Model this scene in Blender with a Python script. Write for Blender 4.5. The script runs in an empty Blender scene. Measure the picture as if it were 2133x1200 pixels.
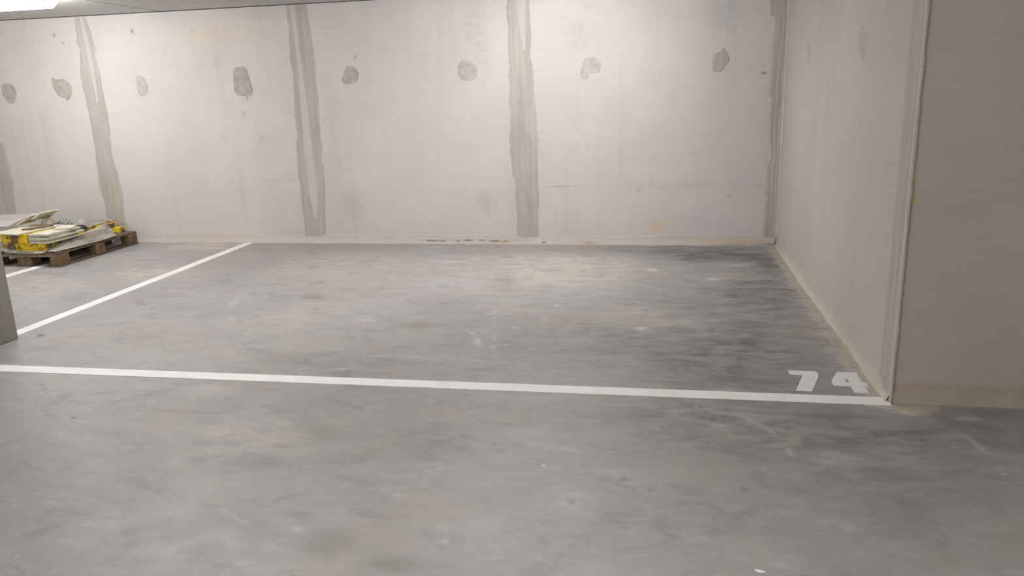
import bpy, bmesh, math, random
import numpy as np
from mathutils import Vector, Matrix

sc = bpy.context.scene
C = sc.collection
random.seed(7)
rng = np.random.default_rng(11)

# ---------------------------------------------------------------- camera
F_PX, PITCH, ROLL, YAW, EYE = 1621.0, 0.24845, -0.03151, -0.19104, 1.55
cy, sy, cp, sp = math.cos(YAW), math.sin(YAW), math.cos(PITCH), math.sin(PITCH)
fw = Vector((sy * cp, cy * cp, -sp))
rt = Vector((cy, -sy, 0.0))
up = rt.cross(fw)
r2 = rt * math.cos(ROLL) + up * math.sin(ROLL)
u2 = -rt * math.sin(ROLL) + up * math.cos(ROLL)
cam_data = bpy.data.cameras.new('camera')
cam = bpy.data.objects.new('camera', cam_data)
C.objects.link(cam)
cam.matrix_world = Matrix(((r2.x, u2.x, -fw.x, 0), (r2.y, u2.y, -fw.y, 0), (r2.z, u2.z, -fw.z, EYE), (0, 0, 0, 1)))
cam_data.sensor_width = 36.0
cam_data.sensor_fit = 'HORIZONTAL'
cam_data.lens = 36.0 * F_PX / 2133.0
cam_data.clip_end = 100
sc.camera = cam

# ---------------------------------------------------------------- world, exposure, lamp strength
world = bpy.data.worlds.new('world')
sc.world = world
world.use_nodes = True
world.node_tree.nodes['Background'].inputs[0].default_value = (0.02, 0.02, 0.02, 1)
world.node_tree.nodes['Background'].inputs[1].default_value = 1.0
sc.view_settings.view_transform = 'Standard'
sc.view_settings.look = 'None'
sc.view_settings.exposure = 1.71
sc.view_settings.gamma = 1.0
sc.view_settings.use_curve_mapping = False
LAMP = 22.5            # emission of the battens over the bays
LAMP_COL = (1.0, 0.975, 0.965, 1)
CEIL = 2.472
WALL_Y = 7.844         # face of the back wall
SIDE_X = 1.136         # face of the side wall
PIER_Y = 3.868         # face of the broad pier on the right
# battens: (centre x, y)
LAMPS = [(-5.87, 6.37), (-0.95, 6.37), (-10.7, 6.37), (-3.3, 4.9), (-3.0, -3.6), (-0.8, 0.9), (-8.3, 3.95), (1.6, 0.0), (-6.0, -3.2)]  # lamp over the left bay part and the two rearmost: unseen, added for fill

# ---------------------------------------------------------------- node helpers
class NT:
    def __init__(s, name):
        s.m = bpy.data.materials.new(name)
        s.m.use_nodes = True
        s.t = s.m.node_tree
        s.b = s.t.nodes['Principled BSDF']
        s.co = s.t.nodes.new('ShaderNodeTexCoord').outputs['Object']
    def val(s, sock, v):
        if isinstance(v, bpy.types.NodeSocket):
            s.t.links.new(v, sock)
        elif isinstance(v, (tuple, list)):
            sock.default_value = tuple(v) + ((1,) if len(v) == 3 and sock.type == 'RGBA' else ())
        else:
            sock.default_value = v
    def scaled(s, sx, sy_, sz, loc=(0, 0, 0), src=None):
        n = s.t.nodes.new('ShaderNodeMapping')
        s.t.links.new(src or s.co, n.inputs[0])
        n.inputs['Scale'].default_value = (sx, sy_, sz)
        n.inputs['Location'].default_value = loc
        return n.outputs[0]
    def noise(s, vec=None, scale=5, detail=4, rough=.55, dist=0):
        n = s.t.nodes.new('ShaderNodeTexNoise')
        s.t.links.new(vec or s.co, n.inputs['Vector'])
        n.inputs['Scale'].default_value = scale
        n.inputs['Detail'].default_value = detail
        n.inputs['Roughness'].default_value = rough
        n.inputs['Distortion'].default_value = dist
        return n.outputs['Fac']
    def ramp(s, fac, a, b, lo=0.0, hi=1.0, smooth=True):
        n = s.t.nodes.new('ShaderNodeMapRange')
        n.interpolation_type = 'SMOOTHSTEP' if smooth else 'LINEAR'
        n.clamp = True if not smooth else n.clamp
        s.t.links.new(fac, n.inputs['Value'])
        n.inputs['From Min'].default_value = a
        n.inputs['From Max'].default_value = b
        n.inputs['To Min'].default_value = lo
        n.inputs['To Max'].default_value = hi
        return n.outputs[0]
    def math(s, op, a, b=0.0, clamp=False):
        n = s.t.nodes.new('ShaderNodeMath')
        n.operation = op
        n.use_clamp = clamp
        s.val(n.inputs[0], a)
        s.val(n.inputs[1], b)
        return n.outputs[0]
    def mix(s, fac, a, b, mode='MIX'):
        n = s.t.nodes.new('ShaderNodeMix')
        n.data_type = 'RGBA'
        n.blend_type = mode
        s.val(n.inputs[0], fac)
        s.val(n.inputs[6], a)
        s.val(n.inputs[7], b)
        return n.outputs[2]
    def attr(s, name):
        n = s.t.nodes.new('ShaderNodeAttribute')
        n.attribute_name = name
        return n.outputs['Fac']
    def bump(s, h, strength=.3, dist=.01):
        n = s.t.nodes.new('ShaderNodeBump')
        n.inputs['Strength'].default_value = strength
        n.inputs['Distance'].default_value = dist
        s.t.links.new(h, n.inputs['Height'])
        s.t.links.new(n.outputs[0], s.b.inputs['Normal'])
    def done(s, col, rough=.8, spec=.3):
        s.val(s.b.inputs['Base Color'], col)
        s.val(s.b.inputs['Roughness'], rough)
        s.b.inputs['Specular IOR Level'].default_value = spec
        return s.m

def concrete(name, base, tint, dark, use_stains=False, axis='x', mottled=.5):
    """smooth precast concrete; long soft vertical streaks and thin level formwork lines"""
    n = NT(name)
    cloud = n.noise(scale=1.1, detail=5, rough=.6)
    vert = n.noise(n.scaled(5, 5, .45), scale=1.0, detail=4, rough=.6)
    fine = n.noise(n.scaled(3, 3, 42), scale=1.0, detail=5, rough=.62)
    grain = n.noise(scale=95, detail=3, rough=.7)
    speck = n.noise(scale=22, detail=5, rough=.7)
    c = n.mix(n.ramp(cloud, .32, .68), base, tint)
    c = n.mix(n.ramp(vert, .5, .8, 0, mottled), c, dark)
    c = n.mix(n.ramp(fine, .35, .7, 0, .22), c, tuple(v * 1.08 for v in base))
    c = n.mix(n.ramp(speck, .55, .8, 0, .25), c, dark)
    c = n.mix(n.ramp(grain, .3, .7, 0, .10), c, tuple(v * .8 for v in dark))
    if use_stains:
        brk = n.ramp(n.noise(scale=24, detail=6, rough=.68, dist=.4), .36, .64)
        brkw = n.ramp(n.noise(n.scaled(9, 9, 40), scale=1, detail=5, rough=.68), .34, .66)
        def layer(c, name_, col, k=1.0, nz=brk, w=1.1):
            a = n.attr(name_)
            f = n.math('ADD', a, n.math('MULTIPLY', n.math('SUBTRACT', nz, .5), n.math('MULTIPLY', n.math('MULTIPLY', a, n.math('SUBTRACT', 1.25, a)), 1.9 * w)))
            return n.mix(n.math('MULTIPLY', f, k, True), c, col)
        c = layer(c, 'light', (.66, .635, .605), .35, brk, .15)
        c = layer(c, 'grey', (.37, .36, .35), .42, brkw)
        c = layer(c, 'warm', (.43, .36, .28), .45)
        c = layer(c, 'yellow', (.60, .44, .20), .45)
        c = layer(c, 'spot', (.16, .14, .125), .65)
    n.bump(n.mix(.5, n.mix(.5, fine, grain), speck), .22, .004)
    return n.done(c, .78, .25)

def simple(name, col, rough=.6, var=.15, scale=12, spec=.3, metal=0.0, dirt=None, dirt_lo=.55, dirt_hi=.7):
    n = NT(name)
    a = n.noise(scale=scale, detail=5, rough=.6)
    c = n.mix(n.ramp(a, .3, .7), tuple(v * (1 - var) for v in col), tuple(min(1, v * (1 + var)) for v in col))
    if dirt:
        d = n.noise(n.scaled(1, 1, 1, (3, 5, 7)), scale=scale * 1.3, detail=6, rough=.68, dist=.6)
        c = n.mix(n.ramp(d, dirt_lo, dirt_hi), c, dirt)
    n.bump(a, .25, .003)
    n.b.inputs['Metallic'].default_value = metal
    return n.done(c, rough, spec)

def wood(name, a, b, axis=1):
    n = NT(name)
    s_ = [26, 26, 26]
    s_[axis] = 1.6
    g = n.noise(n.scaled(*s_), scale=1.0, detail=5, rough=.6, dist=.5)
    m = n.noise(scale=5, detail=5)
    c = n.mix(n.ramp(g, .3, .7), a, b)
    c = n.mix(n.ramp(m, .5, .75, 0, .5), c, tuple(v * .55 for v in a))
    n.bump(g, .35, .003)
    return n.done(c, .8, .2)

# ---------------------------------------------------------------- mesh helpers
def link(name, me, mat=None, parent=None):
    o = bpy.data.objects.new(name, me)
    C.objects.link(o)
    if mat is not None:
        me.materials.append(mat)
    if parent is not None:
        o.parent = parent
    return o

def tag(o, label=None, cat=None, group=None, kind=None):
    if label: o['label'] = label
    if cat: o['category'] = cat
    if group: o['group'] = group
    if kind: o['kind'] = kind
    return o

def empty(name, loc=(0, 0, 0), rz=0.0):
    o = bpy.data.objects.new(name, None)
    o.empty_display_size = .1
    C.objects.link(o)
    o.location = loc
    o.rotation_euler = (0, 0, rz)
    return o

def from_bm(name, bm, mat, parent=None, smooth=False):
    bmesh.ops.recalc_face_normals(bm, faces=bm.faces)
    me = bpy.data.meshes.new(name)
    bm.to_mesh(me)
    bm.free()
    if smooth:
        for p in me.polygons: p.use_smooth = True
    return link(name, me, mat, parent)

def box_bm(bm, x0, x1, y0, y1, z0, z1, bev=0.0, jit=0.0):
    v = [bm.verts.new((x + random.uniform(-jit, jit), y + random.uniform(-jit, jit), z)) for z in (z0, z1) for y in (y0, y1) for x in (x0, x1)]
    f = [bm.faces.new([v[i] for i in q]) for q in ((0, 2, 3, 1), (4, 5, 7, 6), (0, 1, 5, 4), (2, 6, 7, 3), (0, 4, 6, 2), (1, 3, 7, 5))]
    if bev:
        es = set(e for q in f for e in q.edges)
        bmesh.ops.bevel(bm, geom=list(es), offset=bev, segments=2, affect='EDGES', profile=.6)
    return bm

def box(name, mat, parent, x0, x1, y0, y1, z0, z1, bev=0.0, jit=0.0):
    return from_bm(name, box_bm(bmesh.new(), x0, x1, y0, y1, z0, z1, bev, jit), mat, parent)

def grid_mesh(name, us, vs, fn):
    """dense sheet: fn(U,V)->XYZ arrays"""
    U, V = np.meshgrid(us, vs)
    X, Y, Z = fn(U, V)
    co = np.stack([X, Y, Z], -1).reshape(-1, 3).astype(np.float32)
    nu, nv = len(us), len(vs)
    i = np.arange((nu - 1) * (nv - 1))
    r, c = i // (nu - 1), i % (nu - 1)
    a = r * nu + c
    quads = np.stack([a, a + 1, a + nu + 1, a + nu], -1).astype(np.int32)
    me = bpy.data.meshes.new(name)
    me.vertices.add(len(co))
    me.vertices.foreach_set('co', co.ravel())
    me.loops.add(quads.size)
    me.loops.foreach_set('vertex_index', quads.ravel())
    me.polygons.add(len(quads))
    me.polygons.foreach_set('loop_start', np.arange(0, quads.size, 4, dtype=np.int32))
    me.polygons.foreach_set('loop_total', np.full(len(quads), 4, dtype=np.int32))
    me.update(calc_edges=True)
    return me, co

def set_attr(me, name, arr):
    a = me.attributes.new(name, 'FLOAT', 'POINT')
    a.data.foreach_set('value', arr.astype(np.float32).ravel())

def blob(d2):
    """flat-topped soft mask from squared elliptical distance"""
    return 1.0 / (1.0 + np.power(np.maximum(d2, 1e-9), 2.2))

# ================================================================= SETTING
# ---- floor
FLOOR_STAINS = [(-4.663,6.318,0.385,0.021,0.171,-0.244,'b',0.75),(-4.863,7.612,0.295,0.009,0.128,-0.211,'b',1.0),(-5.183,7.523,0.114,0.003,0.085,-0.13,'p',0.4),(-5.358,5.818,0.51,0.032,0.403,-0.466,'p',0.45),(-4.905,5.144,0.246,0.018,0.176,-0.198,'p',0.25),(-5.497,7.034,0.49,0.019,0.241,-0.325,'p',0.25),(-2.977,6.603,0.556,0.027,0.252,-0.588,'b',0.55),(-0.8,6.712,0.639,0.032,0.076,-0.649,'b',0.8),(-1.906,6.898,1.056,0.048,0.137,-0.515,'p',0.4),(-1.45,6.109,0.766,0.046,0.074,-0.325,'p',0.35),(-3.151,7.128,0.799,0.032,0.095,-0.224,'b',0.25),(-2.708,5.606,0.107,0.008,0.04,-0.086,'o',1.0),(-2.622,5.453,0.115,0.009,0.024,-0.055,'p',0.4),(-2.876,6.09,0.052,0.003,0.019,-0.041,'o',0.7),(-2.91,6.02,0.034,0.002,0.015,-0.033,'o',0.6),(-3.171,6.653,0.066,0.003,0.036,-0.079,'o',0.7),(-1.284,6.253,0.094,0.006,0.02,-0.102,'o',0.8),(-1.216,5.948,0.078,0.005,0.015,-0.077,'o',0.55),(-1.207,6.108,0.015,0.001,0.018,-0.097,'o',0.4),(-1.623,4.925,0.127,0.011,0.023,-0.077,'o',0.8),(-1.121,4.601,0.018,0.002,0.015,-0.067,'p',1.0),(-1.192,4.756,0.016,0.001,0.012,-0.05,'p',0.5),(-0.14,5.116,0.144,0.012,0.004,-0.134,'o',0.35),(-0.105,4.987,0.037,0.003,0.001,-0.032,'p',1.3),(-0.052,6.712,0.037,0.002,0.001,-0.046,'p',1.4),(0.443,6.387,0.05,0.003,-0.003,-0.05,'p',1.4),(-0.816,6.331,0.056,0.003,0.005,-0.042,'p',1.2),(-0.73,5.496,0.029,0.002,0.004,-0.026,'p',1.2),(-0.769,5.145,0.017,0.001,0.005,-0.035,'p',0.6),(-2.008,5.021,0.049,0.004,0.008,-0.023,'p',0.6),(-0.934,4.928,0.032,0.002,0.005,-0.033,'p',0.4),(-2.466,4.831,0.38,0.032,0.237,-0.497,'b',0.28),(-1.078,5.43,0.213,0.016,0.049,-0.259,'b',0.25),(-0.161,5.253,0.264,0.021,0.009,-0.26,'b',0.45),(-2.095,5.354,0.259,0.019,0.096,-0.26,'p',0.2),(-2.402,3.627,0.136,0.014,0.056,-0.093,'p',0.4),(-2.818,3.677,0.113,0.012,0.039,-0.056,'b',0.3),(0.334,5.411,0.758,0.058,-0.061,-1.144,'d',0.42),(0.563,7.276,0.518,0.021,-0.018,-0.256,'d',0.95),(0.132,7.594,0.918,0.03,-0.003,-0.234,'d',0.5),(1.027,7.09,0.186,0.008,-0.048,-0.361,'d',0.8),(0.844,6.126,0.288,0.018,-0.078,-0.614,'d',0.4),(0.463,4.337,0.452,0.045,-0.053,-0.573,'d',0.4),(-0.668,4.771,0.62,0.055,0.082,-0.611,'d',0.2),(-0.404,5.895,0.408,0.027,0.014,-0.206,'u',0.5),(-0.86,5.649,0.292,0.02,0.02,-0.138,'u',0.5),(0.72,3.465,0.806,0.095,-0.052,-0.292,'d',0.42),(0.995,3.007,0.473,0.06,-0.165,-0.578,'d',0.22),(-0.037,3.598,0.37,0.041,0.003,-0.177,'d',0.25),(-1.76,5.249,0.322,0.025,0.047,-0.149,'u',0.35),(-3.388,5.544,0.284,0.019,0.166,-0.288,'u',0.2),(-2.756,4.695,0.446,0.038,0.29,-0.531,'d',0.12),(-1.909,4.186,0.445,0.043,0.07,-0.167,'d',0.2),(-3.448,4.525,0.207,0.018,0.215,-0.304,'d',0.1),(-2.806,4.188,0.469,0.045,0.134,-0.216,'b',0.2),(-1.534,3.183,0.081,0.01,0.036,-0.081,'o',0.75),(-1.658,3.24,0.071,0.008,0.029,-0.063,'o',0.5),(-1.807,3.14,0.349,0.041,0.105,-0.203,'b',0.5),(-2.02,2.84,0.131,0.016,0.055,-0.087,'b',0.3),(-1.136,2.311,0.083,0.012,0.03,-0.07,'o',0.8),(-1.215,2.364,0.035,0.005,0.013,-0.03,'o',0.4),(-0.866,2.208,0.089,0.012,0.016,-0.045,'o',1.0),(-1.803,2.867,0.281,0.035,0.048,-0.087,'d',0.25),(-1.524,2.44,0.112,0.015,0.072,-0.131,'d',0.15),(-2.689,2.854,0.459,0.056,0.189,-0.226,'d',0.12),(-0.893,2.766,0.314,0.04,0.068,-0.234,'p',0.2),(-0.612,2.413,0.291,0.039,0.049,-0.212,'p',0.18),(-1.064,2.913,0.125,0.015,0.017,-0.051,'p',0.25),(-0.316,2.706,0.04,0.005,0.005,-0.047,'p',0.22),(-0.316,2.706,0.015,0.002,0.002,-0.018,'o',1.3),(-0.123,2.912,0.042,0.006,0.003,-0.048,'p',0.22),(-0.123,2.912,0.018,0.002,0.001,-0.02,'o',1.2),(0.35,2.878,0.011,0.001,-0.002,-0.012,'k',0.6),(0.34,2.896,0.009,0.001,-0.001,-0.008,'k',0.5),(-0.016,2.843,0.008,0.0,0.0,-0.008,'k',0.9),(-0.727,2.376,0.016,0.002,0.004,-0.014,'p',0.9),(-1.636,2.159,0.037,0.005,0.015,-0.024,'p',0.35),(-1.296,2.376,0.021,0.002,0.007,-0.016,'p',0.5),(-1.06,2.176,0.026,0.003,0.008,-0.021,'p',0.4),(0.376,3.925,0.073,0.007,-0.004,-0.041,'p',0.25),(0.674,2.628,0.02,0.002,-0.006,-0.026,'p',0.6),(0.637,2.645,0.1,0.014,-0.014,-0.065,'b',0.3),(0.74,3.203,0.079,0.01,-0.013,-0.064,'p',0.35),(1.223,3.769,0.093,0.01,-0.014,-0.048,'b',1.4),(1.157,3.803,0.045,0.005,-0.008,-0.03,'b',1.2),(1.444,3.704,0.064,0.007,-0.01,-0.029,'b',0.8),(1.595,3.672,0.052,0.006,-0.011,-0.028,'b',0.3),(0.352,3.63,0.091,0.01,-0.002,-0.023,'p',0.3),(0.298,3.495,0.055,0.006,-0.002,-0.027,'b',0.5),(0.337,3.446,0.13,0.015,-0.006,-0.064,'b',0.25),(-0.272,2.46,0.135,0.019,0.006,-0.061,'d',0.1),(-4.209,4.469,0.022,0.002,0.016,-0.018,'k',1.3),(-2.92,3.204,0.01,0.001,0.009,-0.011,'k',1.2),(0.197,2.523,0.041,0.006,0.0,-0.005,'b',0.8),(0.744,5.325,0.039,0.003,-0.009,-0.07,'p',0.4),(0.179,5.165,0.191,0.015,-0.004,-0.158,'p',0.2),(0.707,6.977,0.124,0.006,-0.008,-0.079,'p',0.5),(0.509,6.509,0.156,0.009,-0.006,-0.086,'p',0.4),(1.043,4.943,0.052,0.005,-0.01,-0.05,'p',0.8),(1.026,4.643,0.044,0.005,-0.009,-0.045,'b',0.7),(1.151,6.719,0.078,0.004,-0.014,-0.09,'p',0.6),(1.093,5.721,0.117,0.008,-0.014,-0.08,'b',0.6),(1.011,6.291,0.081,0.005,-0.009,-0.064,'p',0.3),(1.09,5.352,0.094,0.008,-0.015,-0.081,'b',0.5),(-0.345,6.928,0.258,0.012,0.01,-0.199,'u',0.3),(-1.969,6.958,0.139,0.007,0.017,-0.062,'p',0.6),(-2.257,7.639,0.153,0.005,0.021,-0.075,'p',0.4),(-1.209,7.097,0.274,0.011,0.014,-0.085,'p',0.4),(-1.334,6.782,0.089,0.005,0.014,-0.079,'b',0.4)]
SCRATCHES = [[(-1.241,4.826),(-1.192,4.756),(-1.121,4.601)],[(-2.016,5.567),(-1.845,5.769)],[(-1.845,5.579),(-1.786,5.911)],[(-2.318,5.737),(-2.001,5.882)],[(-1.646,2.477),(-1.446,2.333),(-1.244,2.192)],[(-4.212,5.804),(-3.51,5.535),(-2.763,4.983)],[(-3.305,6.03),(-3.23,5.269),(-2.699,4.592)],[(-1.87,4.022),(-1.743,4.076)],[(-0.735,4.218),(-1.334,4.286),(-1.757,4.271)],[(-1.323,5.804),(-1.086,4.948),(-0.994,4.362)],[(0.416,3.592),(0.542,3.393),(0.569,3.16)],[(0.197,3.714),(0.308,3.637)],[(1.347,3.538),(1.377,3.349),(1.37,3.133)],[(-0.997,2.835),(-1.005,2.673)],[(-0.301,6.053),(-0.613,5.736),(-0.891,5.863)]]
xs = np.concatenate([np.linspace(-13, -8.2, 25)[:-1], np.arange(-8.2, 2.4, .016), np.linspace(2.4, 7, 20)])
ys = np.concatenate([np.linspace(-6, 1.7, 30)[:-1], np.arange(1.7, 7.8, .016), np.linspace(7.8, 8.0, 8)])
fme, fco = grid_mesh('floor', xs, ys, lambda U, V: (U, V, U * 0))
FX_, FY_ = fco[:, 0].astype(np.float64), fco[:, 1].astype(np.float64)
L = {k: np.zeros(len(fco)) for k in 'bpdouk'}
for x, y, ax, ay, bx, by, t, amp in FLOOR_STAINS:
    det = ax * by - ay * bx
    dx, dy = FX_ - x, FY_ - y
    s_ = (dx * by - dy * bx) / det
    t_ = (-dx * ay + dy * ax) / det
    L[t] = np.maximum(L[t], amp * blob(s_ ** 2 + t_ ** 2)) if amp > .7 else L[t] + amp * blob(s_ ** 2 + t_ ** 2)
scr = np.zeros(len(fco))
for pl in SCRATCHES:
    # smooth the polyline
    P = np.array(pl)
    tt = np.linspace(0, 1, 40)
    Q = (1 - tt)[:, None] ** 2 * P[0] + 2 * (tt * (1 - tt))[:, None] * (2 * P[1] - (P[0] + P[-1]) / 2) + tt[:, None] ** 2 * P[-1]
    near = (FX_ > Q[:, 0].min() - .1) & (FX_ < Q[:, 0].max() + .1) & (FY_ > Q[:, 1].min() - .1) & (FY_ < Q[:, 1].max() + .1)
    idx = np.where(near)[0]
    d = np.full(len(idx), 9.0)
    for k in range(39):
        a_, b_ = Q[k], Q[k + 1]
        ab = b_ - a_
        h_ = np.clip(((FX_[idx] - a_[0]) * ab[0] + (FY_[idx] - a_[1]) * ab[1]) / (ab @ ab + 1e-9), 0, 1)
        d = np.minimum(d, np.hypot(FX_[idx] - a_[0] - h_ * ab[0], FY_[idx] - a_[1] - h_ * ab[1]))
    scr[idx] = np.maximum(scr[idx], np.exp(-(d / .014) ** 2))
# mortar dust brushed out from the foot of the walls
side = np.where((FY_ > PIER_Y - .1) & (FX_ < SIDE_X + .2), np.exp(-np.maximum(SIDE_X - .03 - FX_, 0) / .075), 0)
back = np.exp(-np.maximum(WALL_Y - .03 - FY_, 0) / .03)
pier = np.where(FX_ > SIDE_X - .1, np.exp(-np.maximum(PIER_Y - .02 - FY_, 0) / .02), 0)
set_attr(fme, 'beige', L['b'])
set_attr(fme, 'pale', L['p'])
set_attr(fme, 'dark', L['d'])
set_attr(fme, 'olive', L['o'])
set_attr(fme, 'blue', L['u'])
set_attr(fme, 'black', L['k'])
set_attr(fme, 'scratch', scr)
set_attr(fme, 'edge', np.clip(np.maximum(side, np.maximum(back * .7, pier * .7)), 0, 1))

def floor_material():
    n = NT('floor_concrete')
    big = n.noise(n.scaled(1, 1.3, 1), scale=1.0, detail=6, rough=.6, dist=.4)
    mid = n.noise(n.scaled(1, 2.0, 1, (4, 2, 0)), scale=4.5, detail=6, rough=.62, dist=.5)
    swirl = n.noise(n.scaled(1, 1.5, 1, (9, 1, 0)), scale=2.6, detail=6, rough=.6, dist=1.6)
    fine = n.noise(n.scaled(1, 1.6, 1), scale=24, detail=5, rough=.7)
    grain = n.noise(scale=120, detail=2, rough=.7)
    hue = n.noise(n.scaled(1, 1, 1, (7, 7, 0)), scale=1.6, detail=5, rough=.6)
    grey, lite, dk = (.282, .272, .266), (.360, .342, .325), (.185, .180, .180)
    c = n.mix(n.ramp(big, .3, .7), grey, (.318, .304, .292))
    c = n.mix(n.ramp(mid, .46, .68, 0, .75), c, lite)
    c = n.mix(n.ramp(swirl, .50, .72, 0, .6), c, dk)
    c = n.mix(n.ramp(n.noise(n.scaled(1, 2.2, 1, (1, 6, 0)), scale=8, detail=6, rough=.66, dist=.7), .50, .72, 0, .5), c, (.40, .375, .35))
    c = n.mix(n.ramp(hue, .50, .68, 0, .45), c, (.355, .305, .250))
    c = n.mix(n.ramp(hue, .48, .30, 0, .35), c, (.245, .258, .285))
    c = n.mix(n.ramp(fine, .5, .8, 0, .30), c, lite)
    c = n.mix(n.ramp(fine, .5, .25, 0, .22), c, dk)
    c = n.mix(n.ramp(grain, .3, .7, 0, .12), c, (.15, .145, .14))
    brk = n.ramp(n.noise(n.scaled(1, 1.8, 1, (2, 9, 0)), scale=5, detail=8, rough=.66, dist=.6), .32, .68)
    brk2 = n.ramp(n.noise(n.scaled(1, 2.0, 1, (5, 3, 0)), scale=4.2, detail=7, rough=.66, dist=.8), .32, .68)
    def layer(c, name, col, k, nz, w=1.0):
        a = n.attr(name)
        f = n.math('ADD', a, n.math('MULTIPLY', n.math('SUBTRACT', nz, .5), n.math('MULTIPLY', n.math('MINIMUM', a, .8), 1.5 * w)))
        return n.mix(n.math('MULTIPLY', f, k, True), c, col)
    c = layer(c, 'dark', (.118, .120, .126), .80, brk2, 1.1)
    c = layer(c, 'blue', (.270, .285, .325), .75, brk2)
    c = layer(c, 'beige', (.480, .435, .370), .68, brk)
    c = layer(c, 'pale', (.500, .480, .460), .62, brk)  # pale blotches, raised so their colour also carries brightness in the bay
    c = layer(c, 'olive', (.165, .150, .125), .50, brk, .5)
    c = n.mix(n.math('MULTIPLY', n.math('MULTIPLY', n.attr('scratch'), n.ramp(brk, .4, .62)), .42), c, (.47, .45, .43))
    c = layer(c, 'black', (.06, .055, .05), .85, brk, .3)
    e = n.attr('edge')
    ef = n.math('ADD', e, n.math('MULTIPLY', n.math('SUBTRACT', n.ramp(n.noise(n.scaled(1, 3.0, 1), scale=8, detail=7, rough=.72), .3, .7), .55), n.math('MINIMUM', n.math('MULTIPLY', e, 4), 1.2)))
    c = n.mix(n.ramp(ef, .15, .75, 0, .85), c, (.440, .390, .328))
    # tiny white flecks
    vor = n.t.nodes.new('ShaderNodeTexVoronoi')
    n.t.links.new(n.co, vor.inputs['Vector'])
    vor.inputs['Scale'].default_value = 4.2
    fl = n.math('MULTIPLY', n.ramp(vor.outputs['Distance'], .05, .025), n.ramp(n.noise(scale=1.7, detail=2), .5, .6))
    c = n.mix(n.math('MULTIPLY', fl, .7), c, (.56, .53, .50))
    n.bump(n.mix(.4, fine, grain), .18, .003)
    rough = n.ramp(mid, .3, .7, .42, .60)
    return n.done(c, rough, .35)

M_floor = floor_material()
floor = tag(link('floor', fme, M_floor), 'smooth grey concrete garage floor with dusty stains', kind='structure')

# ---- back wall
WALL_STAINS = [(0.572,2.152,0.121,0.169,'g',0.9),(-1.792,2.171,0.125,0.246,'g',0.45),(-1.741,1.875,0.078,0.182,'g',0.35),(-0.797,2.039,0.083,0.141,'w',0.6),(-3.226,0.398,0.098,0.129,'w',1.0),(-1.764,0.443,0.092,0.11,'w',0.9),(-0.02,0.193,0.08,0.053,'y',1.1),(-0.073,0.65,0.019,0.066,'y',0.8),(0.685,0.502,0.054,0.038,'w',0.8),(-4.558,2.211,0.41,0.105,'y',0.45),(-3.296,2.283,0.206,0.208,'g',0.5),(0.17,0.586,0.324,0.028,'g',0.6),(0.718,0.6,0.36,0.023,'g',0.3),(-4.643,1.16,0.033,0.04,'g',0.8),(-4.196,1.141,0.033,0.045,'g',0.8),(-4.624,1.933,0.027,0.097,'g',0.5),(-5.553,2.282,0.017,0.024,'d',1),(-6.508,2.283,0.015,0.02,'d',0.9),(-6.411,2.199,0.012,0.015,'d',0.6),(-4.856,2.262,0.016,0.014,'d',0.6),(-4.34,2.292,0.016,0.014,'d',0.6),(-4.358,1.541,0.011,0.03,'w',1.4),(-4.37,1.402,0.014,0.025,'w',1.5),(-4.312,1.555,0.011,0.03,'w',1.3),(0.946,1.637,0.025,0.009,'d',1.3),(0.807,1.672,0.052,0.009,'g',0.5),(0.697,1.719,0.066,0.009,'g',0.5),(-0.947,0.595,0.156,0.008,'d',0.35),(-0.915,1.195,0.105,0.005,'g',0.8),(-0.053,1.546,0.127,0.006,'g',0.7),(0.328,1.548,0.112,0.005,'g',0.6),(-3.37,0.91,0.076,0.704,'w',0.3),(-4.034,1.815,0.055,0.049,'g',0.2),(-0.244,0.864,0.023,0.024,'y',0.6),(-0.194,0.556,0.023,0.047,'w',0.7),(-0.299,0.638,0.023,0.024,'w',0.5),(-0.193,0.388,0.023,0.024,'w',0.7),(-2.794,0.397,0.021,0.051,'g',0.5),(-2.431,0.698,0.026,0.299,'g',0.15),(-6.841,2.217,0.181,0.3,'w',0.3),(-6.618,0.243,0.252,0.224,'g',0.25),(-5.492,1.099,1.177,0.625,'l',0.3),(-4.053,0.689,0.224,0.01,'g',0.8),(-3.936,0.739,0.167,0.008,'g',0.5),(-3.068,1.933,0.016,0.018,'d',0.8),(-0.694,2.296,0.036,0.034,'w',0.7),(0.093,2.152,0.397,0.013,'g',0.25),(-0.083,2.074,0.312,0.006,'g',0.3),(0.275,1.908,0.265,0.007,'g',0.35),(-3.179,1.255,0.053,0.049,'g',0.3),(-2.307,1.919,0.349,0.019,'g',0.25),(-2.513,1.045,0.31,0.98,'l',0.15),(-3.383,0.164,0.332,0.064,'w',0.25),(0.572,0.898,0.314,0.014,'g',0.2),(-4.795,0.67,0.347,0.016,'g',0.25)]
M_wall = concrete('wall_concrete', (.570, .541, .520), (.510, .490, .472), (.425, .408, .392), True, mottled=.42)
wx = np.concatenate([np.linspace(-13, -8.6, 25)[:-1], np.arange(-8.6, 1.15, .012), [1.2]])
wz = np.arange(-.02, 2.466, .012)
wme, wco = grid_mesh('wall_back', wx, wz, lambda U, V: (U, U * 0 + WALL_Y, V))
WX, WZ = wco[:, 0].astype(np.float64), wco[:, 2].astype(np.float64)
WL = {k: np.zeros(len(wco)) for k in 'gwyld'}
for x, z, rx, rz, t, amp in WALL_STAINS:
    WL[t] += amp * blob(((WX - x) / rx) ** 2 + ((WZ - z) / rz) ** 2)
for k, nm in (('g', 'grey'), ('w', 'warm'), ('y', 'yellow'), ('l', 'light'), ('d', 'spot')):
    set_attr(wme, nm, np.clip(WL[k], 0, 1.5))
wall_back = tag(link('wall_back', wme, M_wall), 'pale concrete back wall with mortar joints and filled tie holes', kind='structure')

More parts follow.
